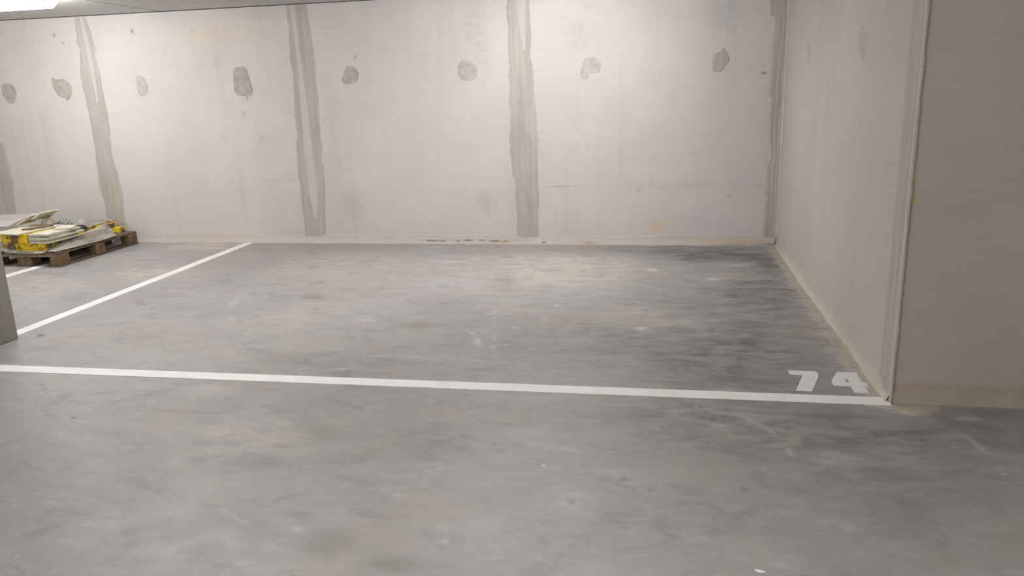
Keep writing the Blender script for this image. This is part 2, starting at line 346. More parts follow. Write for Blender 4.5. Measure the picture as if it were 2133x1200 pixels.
def interp(side, z):
    pts = sorted(side, key=lambda p: p[1])
    return np.interp(z, [p[1] for p in pts], [p[0] for p in pts])

def mortar_material():
    n = NT('joint_mortar')
    v = n.noise(n.scaled(26, 26, 1.3), scale=1, detail=5, rough=.62)
    v2 = n.noise(n.scaled(7, 7, 2.2, (3, 3, 3)), scale=1, detail=5, rough=.6)
    g = n.noise(scale=60, detail=4, rough=.7)
    c = n.mix(n.ramp(v, .3, .7), (.372, .342, .308), (.452, .420, .385))
    c = n.mix(n.ramp(v2, .42, .72, 0, .5), c, (.335, .306, .272))
    c = n.mix(n.ramp(g, .3, .7, 0, .2), c, (.50, .47, .44))
    c = n.mix(n.ramp(n.attr('strip'), .3, .7, 0, .8), c, (.525, .498, .475))
    n.bump(n.mix(.5, v, g), .4, .005)
    return n.done(c, .85, .2)
M_mortar = mortar_material()
M_patch = simple('filler_mortar', (.385, .352, .315), .85, .13, 18, .2)
M_patch_pale = simple('pale_filler_mortar', (.440, .408, .372), .85, .12, 18, .2)

JOINTS = [[[(-7.684,2.707),(-7.71,1.677),(-7.643,1.138),(-7.737,0.584),(-7.736,0.3),(-7.781,0.012)],[(-7.47,2.696),(-7.489,1.671),(-7.479,1.178),(-7.447,1.151),(-7.406,1.133),(-7.388,0.898),(-7.375,0.693),(-7.392,0.582),(-7.397,0.47),(-7.408,0.3),(-7.45,0.013)]],[[(-6.221,2.478),(-6.234,2.257),(-6.256,2.203),(-6.211,2.126),(-6.271,1.841),(-6.244,1.568),(-6.235,1.391),(-6.231,1.149),(-6.24,0.936),(-6.254,0.59),(-6.215,0.464),(-6.213,0.198),(-6.212,0.064)],[(-6.093,2.472),(-6.063,2.319),(-6.038,2.199),(-6.023,2.119),(-6.048,2.05),(-6.022,1.898),(-6.024,1.695),(-6.012,1.526),(-6.002,1.318),(-6.023,1.198),(-6.034,0.965),(-6.002,0.805),(-5.966,0.588),(-5.979,0.408),(-5.996,0.199),(-6.007,0.065)]],[[(-3.762,2.476),(-3.773,2.328),(-3.762,2.234),(-3.782,1.951),(-3.771,1.758),(-3.781,1.564),(-3.791,1.368),(-3.782,1.143),(-3.81,1.084),(-3.812,0.967),(-3.817,0.815),(-3.811,0.661),(-3.81,0.453),(-3.798,0.295),(-3.797,0.094)],[(-3.547,2.479),(-3.532,2.27),(-3.524,2.083),(-3.517,1.893),(-3.518,1.726),(-3.513,1.556),(-3.521,1.361),(-3.524,1.113),(-3.522,0.912),(-3.519,0.709),(-3.539,0.452),(-3.567,0.095)]],[[(-1.473,2.531),(-1.488,2.224),(-1.467,2.134),(-1.482,1.955),(-1.477,1.819),(-1.481,1.682),(-1.487,1.498),(-1.479,1.311),(-1.491,1.074),(-1.487,0.882),(-1.473,0.698),(-1.449,0.683),(-1.454,0.491),(-1.439,0.342),(-1.441,0.091)],[(-1.267,2.52),(-1.26,2.258),(-1.245,2.102),(-1.264,1.902),(-1.247,1.811),(-1.234,1.583),(-1.224,1.398),(-1.213,1.211),(-1.203,1.021),(-1.213,0.782),(-1.209,0.539),(-1.201,0.45),(-1.218,0.342),(-1.219,0.092)]],[[(0.962,2.464),(0.962,2.279),(0.978,2.141),(1.025,2.131),(1.021,2.026),(1.009,1.858),(1.002,1.644),(0.995,1.426),(1.023,1.399),(1.008,1.338),(1.002,1.206),(1.015,1.026),(1.041,0.845),(1.008,0.8),(1.012,0.523),(1.008,0.336),(1.01,0.089)],[(1.141,2.455),(1.139,2.271),(1.149,1.767),(1.158,1.202),(1.168,0.522),(1.173,0.09)]]]
STREAKS = [[[-6.138,2.386,0.018],[-6.107,1.987,0.03],[-6.1,1.605,0.012]],[[-3.706,2.464,0.03],[-3.687,2.042,0.02],[-3.673,1.561,0.03],[-3.675,1.066,0.045],[-3.666,0.556,0.05],[-3.656,0.321,0.02]],[[-1.342,2.524,0.05],[-1.341,2.217,0.035],[-1.319,1.972,0.015]]]
def rag(n, seed, amp, step=1):
    r = np.random.default_rng(seed)
    a = r.normal(0, 1, n)
    b = np.repeat(r.normal(0, 1, n // 6 + 2), 6)[:n]
    return amp * (.55 * a + .7 * b)
for j, (lf, rg) in enumerate(JOINTS):
    zs = np.arange(.075, 2.464, .010)
    us = np.linspace(0, 1, 25)
    lx = interp(lf, zs) + rag(len(zs), 10 + j, .0045)
    rx = interp(rg, zs) + (rag(len(zs), 50 + j, .0045) if j < 4 else 0 * zs)
    if j == 4:
        rx = rx * 0 + SIDE_X - .002
    me, co = grid_mesh('joint_fill', us, zs, lambda U, V: (U, V, V))
    U = np.tile(us, len(zs)); Zr = np.repeat(zs, len(us))
    X = np.repeat(lx, len(us)) * (1 - U) + np.repeat(rx, len(us)) * U
    prof = np.minimum(np.minimum(U, (1 - U) if j < 4 else 1) * 9, 1)
    relief = .0015 + .0045 * prof + .0012 * np.sin(U * 17 + j + 2 * np.sin(Zr * 2.1)) * prof
    strip = np.zeros(len(X))
    for st in STREAKS:
        if abs(np.mean([p[0] for p in st]) - X.mean()) > .4: continue
        s3 = sorted(st, key=lambda p: p[1])
        cx_ = np.interp(Zr, [p[1] for p in s3], [p[0] for p in s3])
        hw = np.interp(Zr, [p[1] for p in s3], [p[2] for p in s3])
        hw = np.where((Zr < s3[0][1] - .04) | (Zr > s3[-1][1] + .12), 0, hw)
        strip = np.maximum(strip, 1 - np.clip(np.abs(X - cx_) / np.maximum(hw, 1e-4) - .5, 0, 1))
        strip = np.where(hw <= 0, np.minimum(strip, 0), strip)
    relief -= .003 * strip
    co2 = np.stack([X, WALL_Y - relief, Zr], -1).astype(np.float32)
    me.vertices.foreach_set('co', co2.ravel())
    set_attr(me, 'strip', strip)
    me.update()
    link('joint_fill', me, M_mortar, wall_back)

def smooth_loop(pts, n=64, amp=.004, seed=0):
    P = np.array(pts); k = len(P)
    t = np.linspace(0, k, n, endpoint=False)
    out = []
    for tt in t:
        i = int(tt); f = tt - i
        p0, p1, p2, p3 = P[(i - 1) % k], P[i % k], P[(i + 1) % k], P[(i + 2) % k]
        out.append(.5 * (2 * p1 + (p2 - p0) * f + (2 * p0 - 5 * p1 + 4 * p2 - p3) * f * f + (3 * p1 - p0 - 3 * p2 + p3) * f ** 3))
    out = np.array(out)
    r = np.random.default_rng(seed)
    w = r.normal(0, 1, (n, 2)); w = (w + np.roll(w, 1, 0)) * .5
    return out + w * amp

def patch(name, loop, mat, parent, place, h=.004):
    """domed daub of filler: outline ring, raised inner ring, centre"""
    loop = np.array(loop); c = loop.mean(0)
    bm = bmesh.new()
    rings = []
    for s_, hh in ((1.0, .0006), (.90, h), (.5, h * 1.25)):
        rings.append([bm.verts.new(place(*(c + (p - c) * s_), hh)) for p in loop])
    k = len(loop)
    for a_, b_ in zip(rings[:-1], rings[1:]):
        for i in range(k): bm.faces.new((a_[i], a_[(i + 1) % k], b_[(i + 1) % k], b_[i]))
    cv = bm.verts.new(place(*c, h))
    for i in range(k): bm.faces.new((rings[-1][i], rings[-1][(i + 1) % k], cv))
    return from_bm(name, bm, mat, parent)

PATCHES = [[(-7.296,1.735),(-7.274,1.787),(-7.229,1.803),(-7.17,1.787),(-7.116,1.747),(-7.115,1.678),(-7.15,1.591),(-7.195,1.575),(-7.252,1.603),(-7.29,1.665)],[(-6.64,1.836),(-6.605,1.842),(-6.578,1.825),(-6.477,1.822),(-6.416,1.777),(-6.402,1.691),(-6.437,1.615),(-6.482,1.59),(-6.497,1.616),(-6.573,1.645),(-6.62,1.715),(-6.635,1.793)],[(-5.609,1.811),(-5.557,1.834),(-5.522,1.813),(-5.487,1.79),(-5.461,1.714),(-5.477,1.647),(-5.536,1.611),(-5.584,1.633),(-5.598,1.701),(-5.596,1.777)],[(-4.436,1.858),(-4.383,1.873),(-4.336,1.881),(-4.284,1.856),(-4.261,1.774),(-4.249,1.692),(-4.232,1.626),(-4.263,1.578),(-4.301,1.576),(-4.315,1.53),(-4.328,1.58),(-4.393,1.578),(-4.45,1.633),(-4.453,1.715)],[(-3.229,1.728),(-3.167,1.839),(-3.129,1.834),(-3.106,1.841),(-3.057,1.805),(-3.045,1.743),(-3.067,1.688),(-3.125,1.673),(-3.183,1.658),(-3.237,1.693)],[(-1.997,1.798),(-1.958,1.857),(-1.926,1.863),(-1.842,1.828),(-1.802,1.771),(-1.81,1.692),(-1.86,1.661),(-1.946,1.66),(-2.001,1.714)],[(-0.777,1.657),(-0.766,1.735),(-0.741,1.812),(-0.685,1.839),(-0.605,1.817),(-0.575,1.767),(-0.585,1.7),(-0.646,1.688),(-0.686,1.693),(-0.7,1.655),(-0.737,1.637)],[(0.471,1.747),(0.488,1.824),(0.542,1.845),(0.571,1.875),(0.606,1.823),(0.629,1.77),(0.596,1.713),(0.558,1.665),(0.485,1.672)]]
for i, p in enumerate(PATCHES):
    patch('tie_hole_filler', smooth_loop(p, 70, .0035, i), M_patch_pale if i in (5, 6, 2) else M_patch, wall_back, lambda x, z, h: (x, WALL_Y - h, z))

# ---- mortar skirting along the foot of the back wall
def skirt_material(name='skirt_mortar', base=(.525, .488, .452)):
    n = NT(name)
    a = n.noise(n.scaled(2.2, 2.2, 26), scale=1, detail=5, rough=.65)
    b = n.noise(scale=7, detail=6, rough=.66)
    c = n.mix(n.ramp(b, .3, .7), tuple(v * .9 for v in base), base)
    c = n.mix(n.ramp(a, .5, .75, 0, .4), c, tuple(v * .78 for v in base))
    c = n.mix(n.math('MULTIPLY', n.attr('ochre'), n.ramp(b, .35, .6)), c, (.42, .31, .20))
    c = n.mix(n.math('MULTIPLY', n.attr('crack'), .85, True), c, (.12, .095, .075))
    n.bump(n.mix(.5, a, b), .5, .006)
    return n.done(c, .88, .2)
M_skirt = skirt_material()
bx_ = np.concatenate([np.linspace(-13, -8.6, 20)[:-1], np.arange(-8.6, SIDE_X - .02, .012), [SIDE_X - .02]])
prof_t = np.linspace(0, 1, 15)
me, co = grid_mesh('baseboard_back', bx_, prof_t, lambda U, V: (U, V, V))
T = co[:, 1].astype(float); X = co[:, 0].astype(float)
wob = .006 * np.sin(X * 2.3) + .005 * np.sin(X * 7.1 + 1) + .003 * np.sin(X * 19) + .002 * np.sin(X * 47)
topz = .088 + wob
jag = np.interp(X, bx_, np.random.default_rng(3).normal(0, 1, len(bx_)))
crk_c = .030 + .004 * np.sin(X * 9) + .003 * jag
inc = np.clip(1 - np.abs(X + 1.98) / .62, 0, 1)
crk_on = np.clip(inc * 3, 0, 1)
outy = .022 * (1 - T) ** 1.6 + .0035 * (T < .97)
Zk = topz * T
groove = np.exp(-((Zk - crk_c) / .0065) ** 2) * crk_on * (.55 + .45 * np.sin(X * 13 + 2 * np.sin(X * 31)))
outy = outy - .012 * np.clip(groove, 0, 1) + .0015 * jag * (T < .9) * .5 * crk_on
co[:, 1] = WALL_Y - outy
co[:, 2] = np.where(T <= 0, -.005, Zk)
me.vertices.foreach_set('co', co.ravel())
set_attr(me, 'crack', np.clip(groove * 1.1, 0, 1) + 1.0 * np.exp(-((X + 1.165) / .022) ** 2 - ((Zk - .020) / .011) ** 2) + .8 * np.exp(-((X - SIDE_X + .05) / .09) ** 2 - ((Zk - .012) / .012) ** 2) + .5 * np.exp(-((X - .72) / .12) ** 2 - ((Zk - .010) / .006) ** 2) + .35 * np.exp(-((X + .70) / .05) ** 2 - ((Zk - .02) / .012) ** 2))
set_attr(me, 'ochre', np.clip(.7 * np.exp(-((X + 1.62) / .12) ** 2) * (Zk < .04) + .55 * np.exp(-((X + .70) / .12) ** 2) * (Zk < .035) + .85 * np.exp(-((X - SIDE_X) / .35) ** 2) * (Zk < .05) + .25 * np.exp(-((X - .5) / .8) ** 2) + .25 * np.exp(-((X + 5.0) / .6) ** 2), 0, 1))
me.update()
tag(link('baseboard_back', me, M_skirt), 'rough beige mortar skirting along the foot of the back wall', kind='structure')

# ---- side wall of the bay
M_side = concrete('side_wall_concrete', (.490, .458, .428), (.450, .420, .390), (.385, .358, .330), mottled=.55)
M_pier = concrete('pier_concrete', (.430, .392, .336), (.390, .357, .308), (.34, .315, .275), mottled=.25)
wall_right = tag(box('wall_right', M_side, None, SIDE_X, SIDE_X + .2, PIER_Y + .2, 8.0, -.02, CEIL - .005), 'pale concrete side wall of the bay', kind='structure')
for i, p in enumerate([[(4.872,1.742),(4.901,1.792),(4.95,1.832),(5.005,1.849),(5.053,1.838),(5.079,1.803),(5.076,1.752),(5.045,1.699),(4.994,1.66),(4.939,1.645),(4.893,1.657),(4.869,1.692)],[(6.632,1.756),(6.662,1.804),(6.709,1.835),(6.755,1.837),(6.783,1.809),(6.781,1.762),(6.749,1.713),(6.702,1.683),(6.656,1.682),(6.63,1.71)]]):
    patch('tie_hole_filler', smooth_loop(p, 40, .003, 80 + i), M_patch_pale, wall_right, lambda y, z, h: (SIDE_X - h, y, z), .003)
M_cream = simple('cream_mortar', (.52, .475, .425), .85, .1, 14, .2)
# rounded bead of mortar down the inner corner
def tube(name, pts, rad, mat, parent=None, seg=10):
    bm = bmesh.new(); rings = []
    for i, p in enumerate(pts):
        p = Vector(p)
        t = (Vector(pts[min(i + 1, len(pts) - 1)]) - Vector(pts[max(i - 1, 0)])).normalized()
        a = t.orthogonal().normalized(); b = t.cross(a)
        if rings:
            a = (pa - t * pa.dot(t)).normalized(); b = t.cross(a)
        pa = a
        r = rad[i] if hasattr(rad, '__len__') else rad
        rings.append([bm.verts.new(p + (a * math.cos(k * 2 * math.pi / seg) + b * math.sin(k * 2 * math.pi / seg)) * r) for k in range(seg)])
    for A, B in zip(rings[:-1], rings[1:]):
        for k in range(seg): bm.faces.new((A[k], A[(k + 1) % seg], B[(k + 1) % seg], B[k]))
    bm.faces.new(rings[0]); bm.faces.new(list(reversed(rings[-1])))
    return from_bm(name, bm, mat, parent, True)
tube('corner_bead', [(SIDE_X - .002, WALL_Y - .006 + .002 * math.sin(z * 9), z) for z in np.linspace(.05, 2.46, 40)], [.011 + .002 * math.sin(i * 1.7) for i in range(40)], M_cream, wall_right)
# mortar fillet along its foot
sy_ = np.arange(PIER_Y - .0, WALL_Y - .015, .012)
me, co = grid_mesh('baseboard_right', sy_, prof_t, lambda U, V: (V, U, V))
T = co[:, 0].astype(float); Y = co[:, 1].astype(float)
wob = .010 * np.sin(Y * 2.1 + 1) + .007 * np.sin(Y * 6.3) + .004 * np.sin(Y * 17) + .0025 * np.sin(Y * 41)
outx = (.026 + wob * .6) * (1 - T) ** 2.0 + .002 * (T < .97)
co[:, 0] = SIDE_X - outx
co[:, 2] = np.where(T <= 0, -.004, (.060 + wob) * T ** 1.3)
me.vertices.foreach_set('co', co.ravel())
set_attr(me, 'crack', np.zeros(len(T))); set_attr(me, 'ochre', .25 * np.exp(-((Y - WALL_Y) / .5) ** 2))
me.update()
M_fillet = skirt_material('fillet_mortar', (.50, .452, .395))
tag(link('baseboard_right', me, M_fillet), 'rough beige mortar fillet along the foot of the side wall', kind='structure')

# ---- broad pier facing the aisle on the right
wall_front = tag(box('wall_front', M_pier, None, SIDE_X, 7.0, PIER_Y, PIER_Y + .2, -.02, CEIL - .005), 'grey brown concrete pier face beside the painted 74', kind='structure')
# trowelled mortar strip down its left arris, standing a little proud of the face
sz = np.arange(.0, CEIL - .008, .012)
ring = np.linspace(0, 1, 19)
me, co = grid_mesh('mortar_strip', ring, sz, lambda U, V: (U, V, V))
T = co[:, 0].astype(float); Z = co[:, 2].astype(float)
rr = np.interp(Z, sz, rag(len(sz), 5, .0022))
wide = .172 + .010 * np.sin(Z * 2.2) + rr
# section: along side wall (y from back to front), round the arris, then onto the face
yA = PIER_Y - .028
Xs = np.where(T < .72, SIDE_X - .005 * np.minimum(T / .06, 1), SIDE_X - .005 + (T - .72) / .28 * (.012 + rr))
Ys = np.where(T < .72, PIER_Y - .028 + wide * (1 - T / .72), np.where(T < .90, yA - .001, yA + (T - .90) / .10 * .029))
Xs = Xs - .0015 * np.sin(T * 30) * (T < .7) * (T > .08)
co[:, 0] = Xs; co[:, 1] = Ys; co[:, 2] = Z
me.vertices.foreach_set('co', co.ravel())
set_attr(me, 'strip', np.exp(-((T - .62) / .07) ** 2) * .9)
me.update()
link('mortar_strip', me, M_mortar, wall_front)
M_smear = simple('brown_smear', (.335, .300, .255), .88, .12, 9, .2)
M_ystain = simple('yellow_paint_smear', (.40, .375, .19), .8, .15, 30, .2)
for cx_, cz_, a_, b_, s_ in ((SIDE_X + .022, 1.085, .010, .028, 3), (SIDE_X + .026, 1.000, .011, .018, 4)):
    patch('yellow_smear', smooth_loop([(cx_ + a_ * math.cos(t), cz_ + b_ * math.sin(t)) for t in np.linspace(0, 2 * math.pi, 10, endpoint=False)], 30, .002, s_), M_ystain, wall_front, lambda x, z, h: (x, PIER_Y - h, z), .0012)
# mortar skim along the foot of the pier
px_ = np.arange(SIDE_X + .004, 3.0, .012)
me, co = grid_mesh('baseboard_front', px_, prof_t, lambda U, V: (U, V, V))
T = co[:, 1].astype(float); X = co[:, 0].astype(float)
topz = .115 + .012 * np.sin(X * 3.7) + .006 * np.sin(X * 11) + .003 * np.sin(X * 37)
co[:, 1] = PIER_Y - (.016 * (1 - T) ** 2.2 + .003 * (T < .97))
co[:, 2] = np.where(T <= 0, -.004, topz * T)
me.vertices.foreach_set('co', co.ravel())
set_attr(me, 'crack', 0 * T); set_attr(me, 'ochre', .12 + .16 * np.exp(-((topz * T - .100) / .02) ** 2))
me.update()
M_psk = skirt_material('pier_skirt_mortar', (.375, .330, .270))
tag(link('baseboard_front', me, M_psk), 'brownish mortar skim along the foot of the pier', kind='structure')

# ---- ceiling of precast slabs with open seams, and the rest of the garage around
M_ceil = concrete('ceiling_concrete', (.66, .65, .64), (.60, .59, .58), (.52, .51, .50), mottled=.3)
bm = bmesh.new()
edges = [-13.2, -10.0, -7.6, -5.19, -2.79, -.39, 2.01, 4.41, 7.2]
for a_, b_ in zip(edges[:-1], edges[1:]):
    box_bm(bm, a_ + .010, b_ - .010, -6.2, 8.05, CEIL, CEIL + .2)
ceiling = tag(from_bm('ceiling', bm, M_ceil), 'flat ceiling of concrete slabs with narrow seams', kind='structure')
M_seam = simple('dark_seam_shade', (.10, .095, .09), .9, .2, 20, .1)
for x_ in edges[1:-1]:
    box('seam_shade', M_seam, ceiling, x_ - .0095, x_ + .0095, -6.0, 7.84, CEIL + .001, CEIL + .02)  # dark strips set in the open seams to stand for their shade
M_plain = concrete('far_wall_concrete', (.62, .60, .58), (.58, .56, .54), (.40, .38, .36), mottled=.3)
tag(box('wall_left', M_plain, None, -13.2, -13.0, -6, 8.0, -.02, CEIL - .001), 'concrete end wall far to the left', kind='structure')
tag(box('wall_rear', M_plain, None, -13.0, 7.0, -6.2, -6.0, -.02, CEIL - .001), 'concrete wall across the aisle', kind='structure')
tag(box('wall_far_right', M_plain, None, 7.0, 7.2, -6, 4.068, -.02, CEIL - .001), 'concrete end wall far to the right', kind='structure')

# ---- pillar at the left edge of the photograph
M_pillar = concrete('pillar_concrete', (.245, .228, .192), (.205, .192, .165), (.145, .138, .120), mottled=.6)
pil = box('concrete_pillar', M_pillar, None, -4.72, -4.318, 3.95, 4.394, 0, CEIL, .008)
tag(pil, 'dark grey concrete pillar cut off by the left edge, standing on the dividing line', 'pillar')

# ================================================================= PAINTED MARKINGS
def paint_material():
    n = NT('white_floor_paint')
    a = n.noise(scale=6, detail=6, rough=.65)
    g = n.noise(scale=70, detail=4, rough=.7)
    c = n.mix(n.ramp(a, .3, .7), (.70, .685, .665), (.75, .74, .725))
    c = n.mix(n.ramp(n.noise(n.scaled(1, 1, 1, (5, 5, 0)), scale=1.9, detail=5), .56, .72, 0, .5), c, (.62, .56, .47))
    c = n.mix(n.ramp(g, .62, .8, 0, .3), c, (.5, .48, .46))
    n.bump(g, .2, .002)
    return n.done(c, .6, .3)
M_paint = paint_material()
M_paint2 = simple('white_number_paint', (.66, .645, .64), .65, .05, 20, .3)

def slab(name, outline, mat, parent=None, z0=-.001, z1=.0022, hole=None):
    bm = bmesh.new()
    top = [bm.verts.new((x, y, z1)) for x, y in outline]
    bot = [bm.verts.new((x, y, z0)) for x, y in outline]
    k = len(outline)
    for i in range(k): bm.faces.new((bot[i], bot[(i + 1) % k], top[(i + 1) % k], top[i]))
    if hole:
        ht = [bm.verts.new((x, y, z1)) for x, y in hole]
        hb = [bm.verts.new((x, y, z0)) for x, y in hole]
        m = len(hole)
        for i in range(m): bm.faces.new((ht[i], ht[(i + 1) % m], hb[(i + 1) % m], hb[i]))
        es = [bm.edges.get((top[i], top[(i + 1) % k])) for i in range(k)] + [bm.edges.get((ht[i], ht[(i + 1) % m])) for i in range(m)]
        bmesh.ops.triangle_fill(bm, use_beauty=True, use_dissolve=False, edges=es)
    else:
        bm.faces.new(top)
    return from_bm(name, bm, mat, parent)

def stripe(a, b, w, seed, cut_a=0, cut_b=0):
    a, b = Vector((*a, 0)), Vector((*b, 0))
    d = (b - a); ln = d.length; d.normalize(); nrm = Vector((-d.y, d.x, 0))
    n_ = max(4, int(ln / .05))
    r = random.Random(seed)
    lo, hi = [], []
    for i in range(n_ + 1):
        t = ln * i / n_
        e = r.uniform(-.0012, .0012); f = r.uniform(-.0012, .0012)
        p = a + d * (t + (cut_a if i == 0 else 0) * 1); q_ = a + d * (t + (cut_b if i == n_ else 0))
        lo.append((p - nrm * (w / 2 + e))[:2]); hi.append((q_ + nrm * (w / 2 + f))[:2])
    return lo + hi[::-1]
front = stripe((-7.6, 3.815), (SIDE_X - .004, 3.868), .102, 1)
front_o = slab('painted_line', front, M_paint)
tag(front_o, 'white painted line across the mouth of the bay, ending at the pier below the 74', 'parking line')
dv = slab('painted_line', stripe((-4.430, 4.385), (-4.462, WALL_Y - .024), .100, 2), M_paint)
tag(dv, 'white painted bay divider running from the dark pillar back to the wall', 'parking line')
dv2 = slab('painted_line', stripe((-6.035, 4.3), (-6.035, WALL_Y - .024), .100, 3), M_paint)
tag(dv2, 'white painted divider passing under the loaded wooden pallet', 'parking line')
num = empty('painted_number', (.7, 3.98, 0))
tag(num, 'white stencilled bay number 74 on the floor beside the pier', 'bay number')
def rel(pts): return [(x - .7, y - 3.98) for x, y in pts]
slab('digit_seven', rel([(0.714,4.265),(0.86,4.266),(0.866,4.247),(0.865,4.207),(0.858,4.175),(0.789,3.963),(0.711,3.966),(0.774,4.172),(0.784,4.201),(0.716,4.202)]), M_paint2, num)
slab('digit_four', rel([(0.97,4.265),(1.071,4.272),(1.066,4.124),(1.085,4.117),(1.084,4.063),(1.065,4.053),(1.068,3.97),(0.995,3.969),(0.997,4.056),(0.912,4.06),(0.914,4.116),(0.932,4.168)]), M_paint2, num, hole=rel([(0.996,4.167),(1.003,4.154),(1.001,4.108),(0.996,4.104),(0.986,4.116),(0.985,4.14)]))

# ================================================================= CEILING LIGHTS
def emit_material():
    m = bpy.data.materials.new('lit_diffuser')
    m.use_nodes = True
    b = m.node_tree.nodes['Principled BSDF']
    b.inputs['Base Color'].default_value = (.9, .9, .88, 1)
    b.inputs['Emission Color'].default_value = LAMP_COL
    b.inputs['Emission Strength'].default_value = LAMP
    return m
M_emit = emit_material()
M_housing = simple('white_housing_plastic', (.62, .62, .60), .5, .04, 10, .4)
M_clip = simple('steel_clip', (.22, .22, .23), .35, .05, 20, .5, .9)
def batten():
    root = empty('ceiling_light', (0, 0, CEIL))
    half = .64
    # housing tray against the ceiling
    box('housing', M_housing, root, -half, half, -.055, .055, -.032, 0, .006)
    # diffuser: rounded trough, closed rounded ends
    bm = bmesh.new(); rings = []
    n_ = 28; prof = 13
    for i in range(n_ + 1):
        x = -half + 2 * half * i / n_
        e = min(1.0, (half - abs(x)) / .05)
        s_ = math.sqrt(max(0.0, 1 - (1 - e) ** 2)) * .65 + .35
        ring_ = []
        for k in range(prof):
            a_ = math.pi * k / (prof - 1)
            ring_.append(bm.verts.new((x, -.062 * math.cos(a_) * (.8 + .2 * s_), -.030 - .070 * s_ * math.sin(a_) ** .7)))
        rings.append(ring_)
    for A, B in zip(rings[:-1], rings[1:]):
        for k in range(prof - 1): bm.faces.new((A[k], A[k + 1], B[k + 1], B[k]))
    bm.faces.new(rings[0]); bm.faces.new(rings[-1][::-1])
    for A, B in zip(rings[:-1], rings[1:]): bm.faces.new((A[0], B[0], B[-1], A[-1]))
    from_bm('diffuser', bm, M_emit, root, False)
    for s_ in (-1, 1):
        for y_ in (-1, 1):
            box('clip', M_clip, root, s_ * (half - .05) - .012, s_ * (half - .05) + .012, y_ * .061 - .005, y_ * .061 + .005, -.045, -.006, .002)
    return root
light0 = batten()
light0.location = (LAMPS[0][0], LAMPS[0][1], CEIL)
tag(light0, 'lit white batten light on the ceiling at the top left corner above the pallet', 'ceiling light', 'batten lights on the ceiling')
def copy_thing(root, loc, label, rz=None):
    r = root.copy(); C.objects.link(r); r.location = loc
    if rz is not None: r.rotation_euler = (0, 0, rz)
    r['label'] = label
    for ch in list(root.children):
        c_ = ch.copy(); C.objects.link(c_); c_.parent = r
        for g in ch.children:
            d_ = g.copy(); C.objects.link(d_); d_.parent = c_
    return r
lamp_labels = ['batten light on the ceiling above the middle of the numbered bay', 'batten light on the ceiling near the far left end',
    'unseen batten added as fill light above the left part of the numbered bay', 'unseen batten added as fill light over the aisle opposite the dark pillar', 'batten light over the aisle in front of the numbered bay',
    'batten light to the left of the dark pillar', 'batten light over the aisle near the broad pier', 'unseen batten added as fill light over the aisle behind the viewpoint']
for (x, y), lb in zip(LAMPS[1:], lamp_labels):
    copy_thing(light0, (x, y, CEIL), lb)

# ================================================================= PALLET AND ITS LOAD
M_board = wood('grey_brown_board', (.105, .075, .052), (.21, .16, .11), 1)
M_boardx = wood('cross_board', (.14, .10, .065), (.25, .19, .13), 0)
M_block = wood('chipboard_block', (.12, .078, .040), (.215, .150, .080), 2)
M_skid = wood('dark_skid_board', (.095, .072, .058), (.17, .13, .10), 1)
PX1, PY0 = -5.785, 6.530   # near right corner
pal = empty('wooden_pallet', (PX1 - .4, PY0 + .6, 0))
tag(pal, 'weathered brown wooden pallet loaded with rubble in front of the back wall', 'pallet')
def pb(name, mat, x0, x1, y0, y1, z0, z1, bev=.002):
    return box(name, mat, pal, x0, x1, y0, y1, z0, z1, bev, .002)
for cx_, w in ((-.35, .10), (0, .145), (.35, .10)):
    pb('bottom_board', M_skid, cx_ - w / 2, cx_ + w / 2, -.6, .6, .0, .022)
for cx_, w in ((-.35, .10), (0, .145), (.35, .10)):
    for cy_ in (-.5275, 0, .5275):
        pb('block', M_block, cx_ - w / 2, cx_ + w / 2, cy_ - .0725, cy_ + .0725, .022, .100, .003)
for cy_ in (-.5275, 0, .5275):
    pb('stringer_board', M_boardx, -.4, .4, cy_ - .0725, cy_ + .0725, .100, .122)
for cx_, w in ((-.3275, .145), (-.165, .10), (0, .145), (.165, .10), (.3275, .145)):
    pb('deck_board', M_board, cx_ - w / 2, cx_ + w / 2, -.6, .6, .122, .144)

M_yellow = simple('worn_yellow_paint', (.70, .50, .02), .55, .10, 9, .35, dirt=(.13, .085, .04), dirt_lo=.55, dirt_hi=.61)
M_yellow_side = simple('scuffed_yellow_paint', (.60, .46, .03), .6, .15, 7, .3, dirt=(.14, .10, .06), dirt_lo=.42, dirt_hi=.50)
M_brown = simple('brown_plywood', (.19, .125, .085), .75, .2, 16, .2)
M_tile = simple('cream_board', (.58, .55, .44), .7, .07, 14, .25, dirt=(.36, .32, .25), dirt_lo=.64, dirt_hi=.76)
M_tile_edge = simple('grey_cream_board', (.42, .39, .31), .75, .12, 14, .25)
M_grey_board = simple('beige_grey_board', (.40, .375, .345), .8, .12, 8, .2, dirt=(.26, .235, .205), dirt_lo=.6, dirt_hi=.72)
M_foil = simple('grey_green_foil', (.25, .255, .235), .45, .25, 18, .5)
M_dark = simple('dark_scrap_tone', (.04, .042, .04), .6, .3, 20, .3)

